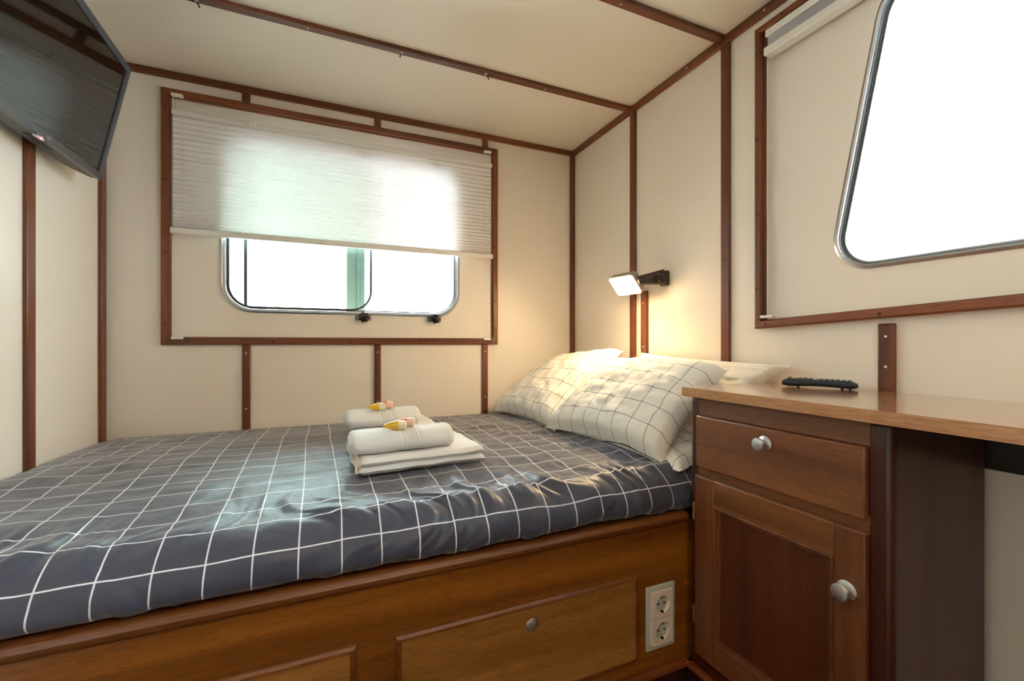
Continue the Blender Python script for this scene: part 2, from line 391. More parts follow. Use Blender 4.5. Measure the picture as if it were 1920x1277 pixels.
w2 = alu_frame(WIN2, right_map(XR), 'window_2', .020)
bm = bmesh.new(); sweep(bm, WIN2, [(-.002, -.008), (-.0055, -.008), (-.0055, -.0105), (-.002, -.0105)], right_map(XR)); obj('rubber_gasket', bm, M['rubber'], w2)
bm = bmesh.new(); sweep(bm, WIN2, [(-.002, -.0125), (-.010, -.0125), (-.010, -.0145), (-.002, -.0145)], right_map(XR)); obj('inner_bead', bm, M['alu'], w2)
obj('pane', plate(rounded([(.712, 1.094), (-.354, 1.094), (-.354, 1.734), (.590, 1.734)], [.07, .07, .085, .085]), [], right_map(XR+.015), .004), M['glass'], w2, smooth=False)
# green mooring post outside
p = obj('mooring_post', mb(((.118, 2.30, -.3), (.205, 2.36, 3.0))), M['green_paint'], bevel=.004)
obj('post_flange', mb(((.168, 2.292, -.3), (.177, 2.30, 3.0))), M['green_paint'], p)
tag(p, 'green painted upright steel post outside the blinded window', 'post')

# ------------------------------------------------------------------ pleated blinds
def pleats(bm, x0, x1, z0, z1, n, y, depth, mp, squeeze=1.25):
    rows = []; nx = 24
    for i in range(2*n+1):
        t = i/(2*n); z = z0+(z1-z0)*t**squeeze; d = depth*(1 if i % 2 else -1)*(.55+.45*(1-t))
        rows.append([bm.verts.new(mp(x0+(x1-x0)*k/nx, z, y+d)) for k in range(nx+1)])
    for i in range(2*n):
        for k in range(nx): bm.faces.new((rows[i][k], rows[i][k+1], rows[i+1][k+1], rows[i+1][k]))
b1 = empty('pleated_blind', (.125, 1.965, 1.30), 'white translucent pleated blind half lowered over the wide back window', 'blind')
mpb = back_map(YB, .008)
bm = bmesh.new(); pleats(bm, -.488, .741, 1.318, 1.727, 25, .024, .0065, mpb); obj('pleated_fabric', bm, M['blind'], b1, smooth=False, recalc=False)
obj('top_rail', mb(((-.491, YB-.044, 1.725), (.744, YB-.024, 1.743))), M['white_pl'], b1, bevel=.003)
obj('bottom_rail', mb(((-.495, YB-.045, 1.296), (.748, YB-.022, 1.318))), M['white_pl'], b1, bevel=.004)
for x in (-.237, .487):
    obj('rail_clip', mb(((x-.014, YB-.052, 1.722), (x+.014, YB-.038, 1.748))), M['white_pl'], b1, bevel=.004)
    obj('rail_clip', mb(((x-.011, YB-.050, 1.300), (x+.011, YB-.042, 1.312))), M['white_pl'], b1, bevel=.003)
for x, z in ((-.478, 1.804), (.728, 1.804), (-.478, .918), (.726, .918)):
    obj('cord_bracket', mb(((x-.018, YB-.030, z-.005), (x+.018, YB-.012, z+.004))), M['white_pl'], b1, bevel=.002)
for x, za, zb in ((-.490, 1.80, 1.74), (.741, 1.80, 1.74), (-.490, 1.30, .92), (.741, 1.30, .92)):
    bm = bmesh.new(); tube(bm, [(x, YB-.022, za), (x, YB-.022, zb)], .0009, 6); obj('guide_cord', bm, M['cord'], b1)
for xs, mt_ in (((-.46, .705), 'screw_dark'), ((-.235, 0, .235, .487), 'cord')):
    bm = bmesh.new()
    for x in xs:
        for k in range(24):
            z = 1.727-(1.727-1.322)*((k+.5)/25)**.85; lathe(bm, (x, YB-.0392, z), (0, -1, 0), [(0, .0012), (.0006, .0012)], 6)
    obj('cord_holes', bm, M[mt_], b1)['kind'] = 'stuff'
bm = bmesh.new(); tube(bm, [(.722, YB-.02, 1.30), (.724, YB-.022, 1.1), (.733, YB-.022, .925), (.748, YB-.022, .935), (.757, YB-.024, .92), (.762, YB-.018, .86), (.763, YB-.006, .80)], .0008, 6); obj('pull_cord', bm, M['cord'], b1)
b2 = empty('pleated_blind', (1.18, .2, 1.72), 'off white pleated blind drawn up to the top of the slanted right window', 'blind')
mpr = right_map(XR)
obj('top_rail', mb(((XR-.040, -.46, 1.776), (XR-.014, .876, 1.796))), M['white_pl'], b2, bevel=.003)
bm = bmesh.new(); pleats(bm, .870, -.455, 1.745, 1.777, 9, .026, .010, mpr, 1.0); obj('pleated_fabric', bm, M['blind'], b2, smooth=False, recalc=False)
obj('bottom_rail', mb(((XR-.044, -.46, 1.722), (XR-.012, .878, 1.745))), M['white_pl'], b2, bevel=.003)
obj('cord_bracket', mb(((XR-.030, .862, .972), (XR-.014, .900, .980))), M['white_pl'], b2, bevel=.002)
bm = bmesh.new(); tube(bm, [(XR-.024, .880, 1.722), (XR-.024, .880, .975)], .0012, 6); obj('guide_cord', bm, M['cord'], b2)

# ------------------------------------------------------------------ ceiling beam hooks
hl = ['small black swivel hook on the ceiling beam, near the television', 'small black swivel hook on the ceiling beam, above the middle of the blind', 'small black swivel hook on the ceiling beam, nearest to the right wall']
for i, x in enumerate((-.325, .252, .556)):
    h = empty('ceiling_hook', (x, 1.520, ZC-.013), hl[i], 'hook', 'swivel hooks on the ceiling beam')
    bm = bmesh.new(); lathe(bm, (x, 1.520, ZC-.013), (0, 0, -1), [(0, .006), (.002, .006), (.003, .004), (.010, .0035), (.0102, .0001)], 16); obj('screw_eye', bm, M['screw_lt'], h)
    bm = bmesh.new(); a = (.5, 2.2, 1.1)[i]
    dx, dy = math.cos(a)*.012, -math.sin(a)*.012
    tube(bm, [(x-dx, 1.520-dy*.4, ZC-.019), (x, 1.520, ZC-.021), (x+dx*.6, 1.518+dy*.7, ZC-.028), (x+dx, 1.516+dy, ZC-.040)], [.002, .0025, .0022, .0020], 8); obj('hook_arm', bm, M['black_pl'], h)

# ------------------------------------------------------------------ television
tv = empty('television', (-.62, 1.35, 1.40), 'flat black television tilted on the left wall above the bed', 'television')
c2 = Vector((-.608, 1.725, 1.3926)); ev = Vector((.076, 0, .369)).normalized(); eu = Vector((0, -1, 0)); en = Vector((.369, 0, -.076)).normalized()
TW, TH = .62, .361
def tvb(name, a, b, mat, parent=tv, bevel=.002, **kw):
    bm = bmesh.new(); obox(bm, c2, eu, ev, en, a, b); return obj(name, bm, mat, parent, bevel=bevel, **kw)
bm = bmesh.new()
lp = rounded([(0, 0), (TW, 0), (TW, TH), (0, TH)], .006, 4)
mpt = lambda u, v, d: c2+eu*u+ev*v+en*d
sweep(bm, lp, [(0, 0), (0, -.018), (-.018, -.018), (-.018, -.006), (-.0175, -.002), (-.014, 0)], mpt); obj('bezel', bm, M['tv_bezel'], tv)
obj('screen', plate([(.016, .016), (TW-.016, .016), (TW-.016, TH-.016), (.016, TH-.016)], [], lambda u, v, d: mpt(u, v, d-.005), .006), M['tv_screen'], tv, smooth=False)
# bulged back shell
bm = bmesh.new(); rows = []
nu, nv = 24, 16
for j in range(nv+1):
    r = []
    for i in range(nu+1):
        u = TW*i/nu; v = TH*j/nv
        a = min(1, (1-abs(2*i/nu-1))*3.2); b = min(1, (1-abs(2*j/nv-1))*2.0+ (.55 if j/nv < .5 and j > 0 else 0)); b = min(b, 1)
        dd = .006+.040*(math.sin(a*PI/2))*(math.sin(b*PI/2) if j > 0 else .0)
        if j == 0: dd = .006+.036*math.sin(a*PI/2)
        xw = (c2+eu*u+ev*v-en*(.018+dd)).x
        if xw < XL+.004: dd -= (XL+.004-xw)/en.x
        r.append(bm.verts.new(c2+eu*u+ev*v-en*(.018+dd)))
    rows.append(r)
for j in range(nv):
    for i in range(nu): bm.faces.new((rows[j][i], rows[j][i+1], rows[j+1][i+1], rows[j+1][i]))
front = [[bm.verts.new(c2+eu*(TW*i/nu)+ev*(TH*j/nv)-en*.0175) for i in range(nu+1)] for j in (0, nv)]
for i in range(nu):
    bm.faces.new((front[0][i], front[0][i+1], rows[0][i+1], rows[0][i])); bm.faces.new((front[1][i], front[1][i+1], rows[nv][i+1], rows[nv][i]))
obj('back_shell', bm, M['tv_back'], tv)
tvb('speaker_slot', (.20, -.0015, -.040), (.30, .002, -.026), M['dark'], bevel=0)
tvb('speaker_slot', (.42, -.0015, -.040), (.52, .002, -.026), M['dark'], bevel=0)
tvb('control_stick', (.285, -.004, -.016), (.315, .001, -.006), M['white_pl'], bevel=.001)
tvb('standby_light', (.298, -.0040, -.008), (.302, 0, -.005), M['led'], bevel=0)
cu = bpy.data.curves.new('lg', 'FONT'); cu.body = 'LG'; cu.size = .011; cu.extrude = .0002
to = bpy.data.objects.new('tmp', cu); C.objects.link(to); dg = bpy.context.evaluated_depsgraph_get()
me = bpy.data.meshes.new_from_object(to.evaluated_get(dg)); bpy.data.objects.remove(to)
ux = -eu
me.transform(Matrix(((ux.x, ev.x, en.x, 0), (ux.y, ev.y, en.y, 0), (ux.z, ev.z, en.z, 0), (0, 0, 0, 1))))
# lettering runs from far to near as seen from the room
me.transform(Matrix.Translation(c2+eu*.292+ev*.0035+en*.0004))
me.materials.clear(); me.materials.append(M['logo'])
lo = bpy.data.objects.new('logo', me); C.objects.link(lo); lo.parent = tv; lo.matrix_parent_inverse = Matrix.Translation(-tv.location)
lo['label'] = 'small silver maker logo'
tvb('wall_bracket', (.23, .10, -.085), (.37, .24, -.055), M['black_pl'])

# ------------------------------------------------------------------ bed base with drawers
bed = empty('bed_base', (.087, 1.42, ZF), 'built-in teak bed base with drawers under the dark chequered duvet', 'bed')
BY = .872
obj('front_board', mb(((XL, BY, ZF), (.905, BY+.018, .440))), M['bed_wood'], bed)
bm = bmesh.new()
prof = [(BY+.03, .438), (BY+.03, .462), (BY+.004, .464), (BY-.004, .461), (BY-.009, .454), (BY-.009, .447), (BY-.005, .441), (BY+.002, .438)]
r = [[bm.verts.new((x, y, z)) for y, z in prof] for x in (XL, .870)]
for k in range(len(prof)): bm.faces.new((r[0][k], r[0][(k+1) % 8], r[1][(k+1) % 8], r[1][k]))
bm.faces.new(r[0]); bm.faces.new(r[1][::-1]); obj('top_rail', bm, M['rail_wood'], bed)
obj('base_deck', mb(((XL+.001, BY+.02, .42), (XR-.001, YB-.001, .436))), M['bed_wood'], bed)
def drawer_front(x0, x1, z0, z1, parent, name='drawer'):
    lp = [(x0, z0), (x1, z0), (x1, z1), (x0, z1)]
    o = obj(name, mb(((x0+.010, BY-.010, z0+.010), (x1-.010, BY, z1-.010))), M['drawer_wood'], parent, smooth=False)
    bm = bmesh.new(); sweep(bm, lp, [(0, 0), (0, .006), (-.004, .011), (-.0085, .012), (-.0095, .0095), (-.012, .0095), (-.012, 0)], back_map(BY)); obj('edge_moulding', bm, M['rail_wood'], o, smooth=False)
    return o
d1 = drawer_front(.133, .709, .128, .336, bed)
def button(x, z, parent):
    bm = bmesh.new(); lathe(bm, (x, BY-.010, z), (0, -1, 0), [(0, .0145), (.002, .0145), (.0032, .0125), (.0030, .0112), (.0055, .0105), (.0068, .008), (.0070, .0001)], 32); obj('push_button', bm, M['knob_metal'], parent)
button(.420, .290, d1)
d2 = drawer_front(-.50, .061, .128, .340, bed); button(-.22, .290, d2)

# sockets on the board
so = empty('double_socket', (.782, BY, .218), 'cream double wall socket in a pale glass frame beside the bed drawer', 'socket')
obj('glass_frame', mb(((.736, BY-.006, .138), (.826, BY, .296))), M['glassframe'], so, bevel=.002)
for z in (.2500, .1840):
    lpk = [(.7490, z-.0325), (.8140, z-.0325), (.8140, z+.0325), (.7490, z+.0325)]
    cz = z; cxs = .7815; hole = [(cxs+.0215*math.cos(2*PI*k/32), cz+.0215*math.sin(2*PI*k/32)) for k in range(32)]
    s_ = obj('socket_insert', plate(lpk, [hole], back_map(BY-.012), .008), M['socket'], so, smooth=False, bevel=.0008)
    bm = bmesh.new(); lathe(bm, (cxs, BY-.0125, cz), (0, 1, 0), [(0, .0217), (.0065, .0200), (.0066, .0001)], 32, cap=False); obj('socket_well', bm, M['socket'], s_, recalc=False)
    for dx in (-.0095, .0095):
        bm = bmesh.new(); lathe(bm, (cxs+dx*.0+(dx), BY-.0064, cz), (0, -1, 0), [(0, .0028), (.0006, .0028)], 14); obj('pin_hole', bm, M['dark'], s_)
    for dz in (-.0185, .0185):
        obj('earth_clip', mb(((cxs-.003, BY-.0125, cz+dz-.002), (cxs+.003, BY-.0065, cz+dz+.002))), M['dark'] if dz < 0 else M['brass'], s_)

# ------------------------------------------------------------------ cabinet, desk top
CX = .872; CY0, CY1 = .41, .860
cab = empty('bedside_cabinet', (1.04, .635, ZF), 'mahogany cabinet with one drawer and a panelled door between bed and desk space', 'cabinet')
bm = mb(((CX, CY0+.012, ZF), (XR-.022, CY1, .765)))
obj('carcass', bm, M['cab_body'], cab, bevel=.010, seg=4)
obj('top_face_rail', mb(((CX-.001, .455, .722), (CX+.02, .831, .764))), M['cab_x'], cab)
obj('middle_face_rail', mb(((CX-.001, .455, .568), (CX+.02, .831, .600))), M['cab_x'], cab)
def mold(y0, y1, z0, z1, prof, name, mat, parent, smooth=False):
    bm = bmesh.new(); sweep(bm, [(y0, z0), (y1, z0), (y1, z1), (y0, z1)], prof, right_map(CX)); return obj(name, bm, mat, parent, smooth=smooth)
dr = obj('drawer', mb(((CX-.014, .456, .594), (CX-.0012, .829, .720))), M['cab_x'], cab, bevel=.003, seg=3)
door = obj('door', mb(((CX-.004, .500, .175), (CX-.0012, .780, .518))), M['cab_panel'], cab, bevel=.0005)
for ya, yb in ((.455, .508), (.775, .833)): obj('door_stile', mb(((CX-.014, ya, .127), (CX-.0012, yb, .572))), M['cab_z'], door, bevel=.003, seg=3)
for za, zb in ((.510, .5715), (.128, .183)): obj('door_rail', mb(((CX-.0138, .507, za), (CX-.0012, .776, zb))), M['cab_x'], door, bevel=.002)
mold(.507, .776, .182, .511, [(0, .003), (0, .0155), (-.003, .0165), (-.006, .0150), (-.010, .0085), (-.013, .0085), (-.014, .003)], 'panel_moulding', M['cab_z'], door)
def knob(y, z, parent, s=1.0):
    bm = bmesh.new(); lathe(bm, (CX-.013, y, z), (-1, 0, 0), [(0, .0155*s), (.002, .0155*s), (.0035, .0125*s), (.005, .0085*s), (.014, .0075*s), (.017, .0125*s), (.021, .0140*s), (.024, .0125*s), (.0252, .008*s), (.0254, .0001)], 36); obj('knob', bm, M['knob_metal'], parent)
knob(.643, .6885, dr); knob(.485, .461, door, 1.08)
for z in (.479, .222):
    bm = bmesh.new()
    for k in range(3): lathe(bm, (CX-.010, .8385, z-.021+k*.0145), (0, 0, 1), [(0, .0036), (.0135, .0036)], 12)
    obj('hinge', bm, M['brass'], door)
desk = empty('desk_top', (1.03, .2, .765), 'varnished wooden desk top running along the right wall over the cabinet', 'desk')
bm = plate(rounded([(.850, .874), (XR-.001, .874), (XR-.001, -.60), (.850, -.60)], [.012, .002, .002, .01], 5), [], lambda u, v, d: (u, v, .7875+d), .0225)
obj('top', bm, M['top_wood'], desk, bevel=.0095, seg=5)
obj('wall_cleat', mb(((XR-.020, -.59, .655), (XR-.001, CY0+.03, .764))), M['black_pl'], desk, bevel=.002)

# skirting boards
def skirt(name, a, b, mats, top):
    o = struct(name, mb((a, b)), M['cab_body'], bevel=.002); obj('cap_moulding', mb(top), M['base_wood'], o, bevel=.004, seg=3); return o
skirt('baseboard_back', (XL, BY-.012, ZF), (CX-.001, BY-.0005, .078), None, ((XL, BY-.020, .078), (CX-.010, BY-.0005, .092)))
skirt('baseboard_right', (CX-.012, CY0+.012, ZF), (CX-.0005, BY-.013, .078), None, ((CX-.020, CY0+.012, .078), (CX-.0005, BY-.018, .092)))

# ------------------------------------------------------------------ reading lamp
la = empty('reading_lamp', (XR, 1.311, 1.145), 'lit swivel reading lamp on a dark arm on the right wall above the pillows', 'lamp')
obj('wall_base', mb(((XR-.020, 1.293, 1.116), (XR, 1.329, 1.173))), M['lamp_arm'], la, bevel=.005, seg=3)
A_ = Vector((1.060, 1.476, 1.157)); D_ = Vector((1.078, 1.352, 1.157)); B_ = Vector((1.118, 1.480, 1.092))
ex = (D_-A_).normalized(); ey = (B_-A_); ey = (ey-ex*ey.dot(ex)).normalized(); ez = ex.cross(ey); 
if ez.z > 0: ez = -ez      # light leaves along ez: away from the wall and down
LW = (D_-A_).length; LH = .088
def lampm(u, v, d): return A_+ex*u+ey*v+ez*d
lpp = rounded([(0, 0), (LW, 0), (LW, LH), (0, LH)], .012, 5)
bm = bmesh.new(); rr = []
for off, dd in ((0, 0), (.001, -.008), (-.002, -.028), (-.012, -.042), (-.030, -.048)):
    q = rounded([(-off, -off), (LW+off, -off), (LW+off, LH+off), (-off, LH+off)], max(.003, .012+off*.2), 5); rr.append([bm.verts.new(lampm(u, v, dd)) for u, v in q])
for i in range(len(rr)-1):
    n = len(rr[i])
    for k in range(n): bm.faces.new((rr[i][k], rr[i][(k+1) % n], rr[i+1][(k+1) % n], rr[i+1][k]))
bm.faces.new(rr[-1]); obj('shade', bm, M['lamp_grey'], la)
q = rounded([(.003, .003), (LW-.003, .003), (LW-.003, LH-.003), (.003, LH-.003)], .009, 5)
obj('diffuser', plate(q, [], lambda u, v, d: lampm(u, v, d-.001), .003), M['lamp_glow'], la, smooth=False)
pj = lampm(LW+.004, LH*.45, -.016)
bm = bmesh.new(); lathe(bm, pj-ex*.004, ex, [(0, .013), (.016, .013), (.018, .010)], 24); obj('swivel_joint', bm, M['lamp_grey'], la)
bm = bmesh.new()
s0 = pj+ex*.010; s1 = Vector((XR-.030, 1.311, 1.147)); ax = (s1-s0).normalized(); L_ = (s1-s0).length; sd = ax.cross(Vector((0, 0, 1))).normalized(); up = sd.cross(ax)
rr = []
for t, h, w_ in ((-.012, .015, .010), (.0, .018, .012), (L_*.5, .022, .014), (L_, .027, .016), (L_+.014, .028, .017)):
    c = s0+ax*t; rr.append([bm.verts.new(c+sd*w_*a+up*h*b) for a, b in ((-1, -.7), (-.6, -1), (.6, -1), (1, -.7), (1, .7), (.6, 1), (-.6, 1), (-1, .7))])
for i in range(4):
    for k in range(8): bm.faces.new((rr[i][k], rr[i][(k+1) % 8], rr[i+1][(k+1) % 8], rr[i+1][k]))
bm.faces.new(rr[0]); bm.faces.new(rr[-1]); obj('arm', bm, M['lamp_arm'], la, bevel=.001)
for k, (t, zz) in enumerate(((L_*.85, .013), (L_*.85, -.013))):
    bm = bmesh.new(); lathe(bm, s0+ax*t+up*zz-sd*.0145*(1 if sd.y > 0 else -1), -sd if sd.y > 0 else sd, [(0, .0025), (.001, .0025)], 10); obj('arm_screw', bm, M['screw_lt'], la)
ll = bpy.data.lights.new('reading_lamp_bulb', 'AREA'); ll.shape = 'RECTANGLE'; ll.size = LW*.8; ll.size_y = LH*.8; ll.energy = 1.5; ll.color = (1, .70, .36); ll.spread = PI
lo2 = bpy.data.objects.new('bulb', ll); C.objects.link(lo2)
cpos = lampm(LW/2, LH/2, .008)
mrot = Matrix((ex, ey, -ez)).transposed(); 
if mrot.determinant() < 0: mrot = Matrix((-ex, ey, -ez)).transposed()
lo2.matrix_world = Matrix.Translation(cpos) @ mrot.to_4x4()

pl_ = bpy.data.lights.new('reading_lamp_tube', 'POINT'); pl_.energy = 1.6; pl_.color = (1, .68, .34); pl_.shadow_soft_size = .035
po = bpy.data.objects.new('lamp_tube', pl_); C.objects.link(po); po.location = lampm(LW/2, LH*.35, .020)

# added warm fill lamp, unseen behind the camera, to warm the room light
cl = empty('added_fill_lamp', (.25, -.80, ZC), 'added round warm fill lamp, unseen behind the viewpoint', 'lamp')
bm = bmesh.new(); lathe(bm, (.25, -.80, ZC), (0, 0, -1), [(0, .10), (.018, .10), (.022, .096)], 40); obj('fill_lamp_base', bm, M['white_pl'], cl)
bm = bmesh.new(); lathe(bm, (.25, -.80, ZC-.022), (0, 0, -1), [(0, .092), (.014, .080), (.022, .05), (.024, .001)], 40); obj('fill_lamp_shade', bm, emis('added_fill_glow', (1, .74, .46, 1), 3), cl)
q_ = bpy.data.lights.new('added_fill_light', 'AREA'); q_.shape = 'DISK'; q_.size = .17; q_.energy = 5; q_.color = (1, .74, .46)
qo = bpy.data.objects.new('added_fill_light', q_); C.objects.link(qo); qo.location = (.25, -.80, ZC-.052)

# ------------------------------------------------------------------ mattress, duvet
def sheetbox(x0, x1, y0, y1, z0, z1, r=.03, n=26):
    bm = bmesh.new(); uvl = bm.loops.layers.uv.new('UVMap')
    nx, ny = 60, 40; 
    def P(i, j):
        u = i/nx; v = j/ny; X = x0+(x1-x0)*u; Y = y0+(y1-y0)*v
        ed = min(X-x0, x1-X, Y-y0, y1-Y); k = max(0, 1-ed/r); return (X, Y, z1-(1-math.sqrt(max(0, 1-k*k)))*r)
    g = [[bm.verts.new(P(i, j)) for i in range(nx+1)] for j in range(ny+1)]
    for j in range(ny):
        for i in range(nx): bm.faces.new((g[j][i], g[j][i+1], g[j+1][i+1], g[j+1][i]))
    ring = [g[0][i] for i in range(nx+1)]+[g[j][nx] for j in range(1, ny+1)]+[g[ny][i] for i in range(nx-1, -1, -1)]+[g[j][0] for j in range(ny-1, 0, -1)]
    low = [bm.verts.new((v.co.x, v.co.y, z0)) for v in ring]
    for k in range(len(ring)): bm.faces.new((ring[k], ring[(k+1) % len(ring)], low[(k+1) % len(ring)], low[k]))
    bm.faces.new(low)
    for f in bm.faces:
        for l in f.loops: l[uvl].uv = (l.vert.co.x+l.vert.co.z, l.vert.co.y+.02)
    return bm
mt = obj('mattress', sheetbox(XL+.012, XR-.012, .940, YB-.024, .437, .540), M['sheet']); tag(mt, 'mattress in a white sheet with thin black checks, under the duvet', 'mattress')

def fbm(x, y, z, o=3):
    s = 0; a = 1
    for k in range(o): s += a*noise.noise(Vector((x, y, z))); x *= 2.1; y *= 2.1; z *= 2.1; a *= .5
    return s
# profile (y, z) from the wall across the top, over the front edge and down to the rail
prof = []
def hz(y):
    return .566+.022*math.sin(min(1, max(0, (1.975-y)/1.0))*PI)
NTOP = 170
for k in range(NTOP+1):
    y = 1.972-(1.972-.985)*k/NTOP; prof.append((y, hz(y)))
y0, z0 = prof[-1]
ctrl = [(y0, z0), (.945, .5685), (.905, .553), (.877, .527), (.866, .500), (.870, .480), (.890, .468), (.935, .467)]
def cr(p0, p1, p2, p3, t):
    return tuple(.5*((2*p1[i])+(-p0[i]+p2[i])*t+(2*p0[i]-5*p1[i]+4*p2[i]-p3[i])*t*t+(-p0[i]+3*p1[i]-3*p2[i]+p3[i])*t**3) for i in (0, 1))
cc = [prof[-6]]+ctrl+[ctrl[-1]]
for i in range(1, len(cc)-2):
    for k in range(1, 13): prof.append(cr(cc[i-1], cc[i], cc[i+1], cc[i+2], k/12))
sarc = [0]
for a, b in zip(prof, prof[1:]): sarc.append(sarc[-1]+math.hypot(a[0]-b[0], a[1]-b[1]))
NX = 470; X0, X1 = XL+.006, .962
bm = bmesh.new(); uvl = bm.loops.layers.uv.new('UVMap'); G = []; UV = {}
m = len(prof)
for j in range(m):
    y, z = prof[j]; s = sarc[j]
    a = prof[max(j-1, 0)]; b = prof[min(j+1, m-1)]; ty, tz = b[0]-a[0], b[1]-a[1]; l = math.hypot(ty, tz); ny, nz = -tz/l*-1, ty/l*-1
    ny, nz = (tz/l, -ty/l)
    if j < NTOP: ny, nz = 0, 1
    row = []
    fr = max(0, min(1, (s-.82)/.24)); fr = fr*fr*(3-2*fr)       # 0 on top, 1 on the front face
    bot = max(0, min(1, (s-1.02)/.08))
    for i in range(NX+1):
        x = X0+(X1-X0)*i/NX
        topw = 1-fr
        d = .0065*fbm(x*4.5, s*4.5, 1.3)*(.4+.6*topw)
        d += .0030*fbm(x*7+3*noise.noise(Vector((x*2, s*3, 5))), s*22, 4.1)*topw*.6     # wrinkles running along the bed
        gat = fbm(x*17+2.2*noise.noise(Vector((x*5, s*6, 0))), s*3.2, 7.7, 3)
        gat = math.copysign(abs(gat)**.85, gat)
        rightness = .55+.45*max(0, min(1, (x+.2)/.5))
        d += .0135*gat*fr*rightness*(1-.55*bot)
        d += .0075*fbm(x*5+s*5, s*5, 9.2)*fr*(1-bot*.6)
        # creases near the pillows
        cre = max(0, min(1, (x-.35)/.35))*topw
        d += .0060*fbm(x*9-s*7, s*11+x*4, 2.2)*cre
        edge = min(1, s/.04); d *= edge
        # end of the duvet by the pillows and by the foot
        e1 = max(0, 1-(X1-x)/.07); e0 = max(0, 1-(x-X0)/.06)
        dz = -(.030*e1**2.2+.018*e0**2.5)*(1 if j < NTOP else topw)
        yy = y+ny*d; zz = z+nz*d+dz
        if j >= NTOP:
            yy += e1**2*.016
            zz = max(zz, .4655)
            if yy < .8635-.006: yy = yy
            if fr > .6: zz += .003*noise.noise(Vector((x*9, 0, 3)))*bot
            zz = max(zz, .4650)
        v = bm.verts.new((x, min(yy, 1.984), zz)); row.append(v)
        ux_ = x+.0035*noise.noise(Vector((x*6, s*6, 11)))+.004*math.sin(s*5); vx_ = s+.004*noise.noise(Vector((x*6, s*6, 21)))+.010*noise.noise(Vector((x*1.5, s*1.5, 31)))
        UV[v] = (ux_+.339+.7, vx_+.042)
    G.append(row)
for j in range(m-1):
    for i in range(NX): bm.faces.new((G[j][i], G[j+1][i], G[j+1][i+1], G[j][i+1]))
# turned-in skirts at both ends give it thickness
for ii in (0, NX):
    low = []
    for j in range(m):
        v = G[j][ii]; q = bm.verts.new((v.co.x+(-.012 if ii else .004), v.co.y+(.004 if j > NTOP else 0), max(v.co.z-.028, .464))); UV[q] = (UV[v][0]+.03, UV[v][1]); low.append(q)
    for j in range(m-1): bm.faces.new((G[j][ii], G[j+1][ii], low[j+1], low[j]))
for f in bm.faces:
    for l in f.loops: l[uvl].uv = UV[l.vert]
ARC = sarc[-1]
du = obj('duvet', bm, M['duvet'], angle=80); tag(du, 'charcoal duvet with a thin white check spread over the bed', 'duvet')

# ------------------------------------------------------------------ pillows
def pillow(name, c, bulge_f, bulge_b, mat, seed, nrm_hint, puff=.30, wr=1.0, uvo=(0, 0), rot=0, n=70):
    """c: BL, BR, TR, TL corners; both faces bulge, edges pinch to a seam"""
    c = [Vector(p) for p in c]; bm = bmesh.new(); uvl = bm.loops.layers.uv.new('UVMap'); UV = {}
    nr = ((c[1]-c[0]).cross(c[3]-c[0])).normalized()
    if nr.dot(Vector(nrm_hint)) < 0: nr = -nr
    wW = ((c[1]-c[0]).length+(c[2]-c[3]).length)/2; hH = ((c[3]-c[0]).length+(c[2]-c[1]).length)/2
    sheets = []
    for side in (0, 1):
        g = []
        for j in range(n+1):
            row = []
            for i in range(n+1):
                if side and (i in (0, n) or j in (0, n)): row.append(sheets[0][j][i]); continue
                u = i/n; v = j/n
                # inward curve of the seams between the corners
                uu = u+(.5-u)*.10*math.sin(v*PI)*(abs(2*u-1)**3); vv = v+(.5-v)*.10*math.sin(u*PI)*(abs(2*v-1)**3)
                p = c[0]*(1-uu)*(1-vv)+c[1]*uu*(1-vv)+c[2]*uu*vv+c[3]*(1-uu)*vv
                e = (4*u*(1-u))*(4*v*(1-v)); h = e**puff if e > 0 else 0
                eu_ = min(u, 1-u)*wW; ev_ = min(v, 1-v)*hH; fl = min(1, min(eu_, ev_)/.016); h *= fl*fl*(3-2*fl)*.9+.1*fl
                d = (bulge_f if side == 0 else -bulge_b)*h
                q = fbm(u*4+seed, v*4, side*3.3, 3); qq = fbm(u*3+seed*2+v*6, v*2-u*5, 5+side, 3); cr2 = abs(noise.noise(Vector((u*7+seed+v*3, v*3.5-u*2, 8+side))))
                d += wr*(.0075*q+.0055*qq-.005*(1-min(1, cr2*4))*.6)*min(1, h*1.2)*(1 if side == 0 else -1)
                if j in (0, n) or i in (0, n): d = wr*.006*noise.noise(Vector((u*6+seed, v*6, 1)))
                vt = bm.verts.new(p+nr*d); row.append(vt); 
                U_ = u*wW*1.12+uvo[0]+.01*noise.noise(Vector((u*2.5, v*2.5, seed))); V_ = v*hH*1.18+uvo[1]+.012*noise.noise(Vector((u*2.5, v*2.5, seed+9)))
                cr_, sr_ = math.cos(rot), math.sin(rot); UV[vt] = (U_*cr_-V_*sr_+1, U_*sr_+V_*cr_+1)
            g.append(row)
        sheets.append(g)
    for s_i, g in enumerate(sheets):
        for j in range(n):
            for i in range(n):
                f = (g[j][i], g[j][i+1], g[j+1][i+1], g[j+1][i])
                bm.faces.new(f if s_i == 0 else f[::-1])
    for f in bm.faces:
        for l in f.loops: l[uvl].uv = UV[l.vert]
    return obj(name, bm, mat, angle=70)
gp = 'pillows at the head of the bed'
p4 = pillow('pillow', [(.868, 1.36, .565), (.868, .895, .560), (1.16, .895, .60), (1.16, 1.36, .60)], .045, .012, M['pillow'], 5.1, (0, 0, 1), rot=.1)
tag(p4, 'flat white chequered pillow lying lowest, under the front pillow', 'pillow', gp)
p3 = pillow('pillow', [(1.085, 1.43, .66), (1.100, .90, .70), (1.178, .800, .838), (1.186, 1.425, .862)], .045, .012, M['plainpillow'], 8.4, (-1, 0, .4), wr=1.1)
tag(p3, 'plain white pillow against the right wall behind the others, its tip over the desk', 'pillow', gp)
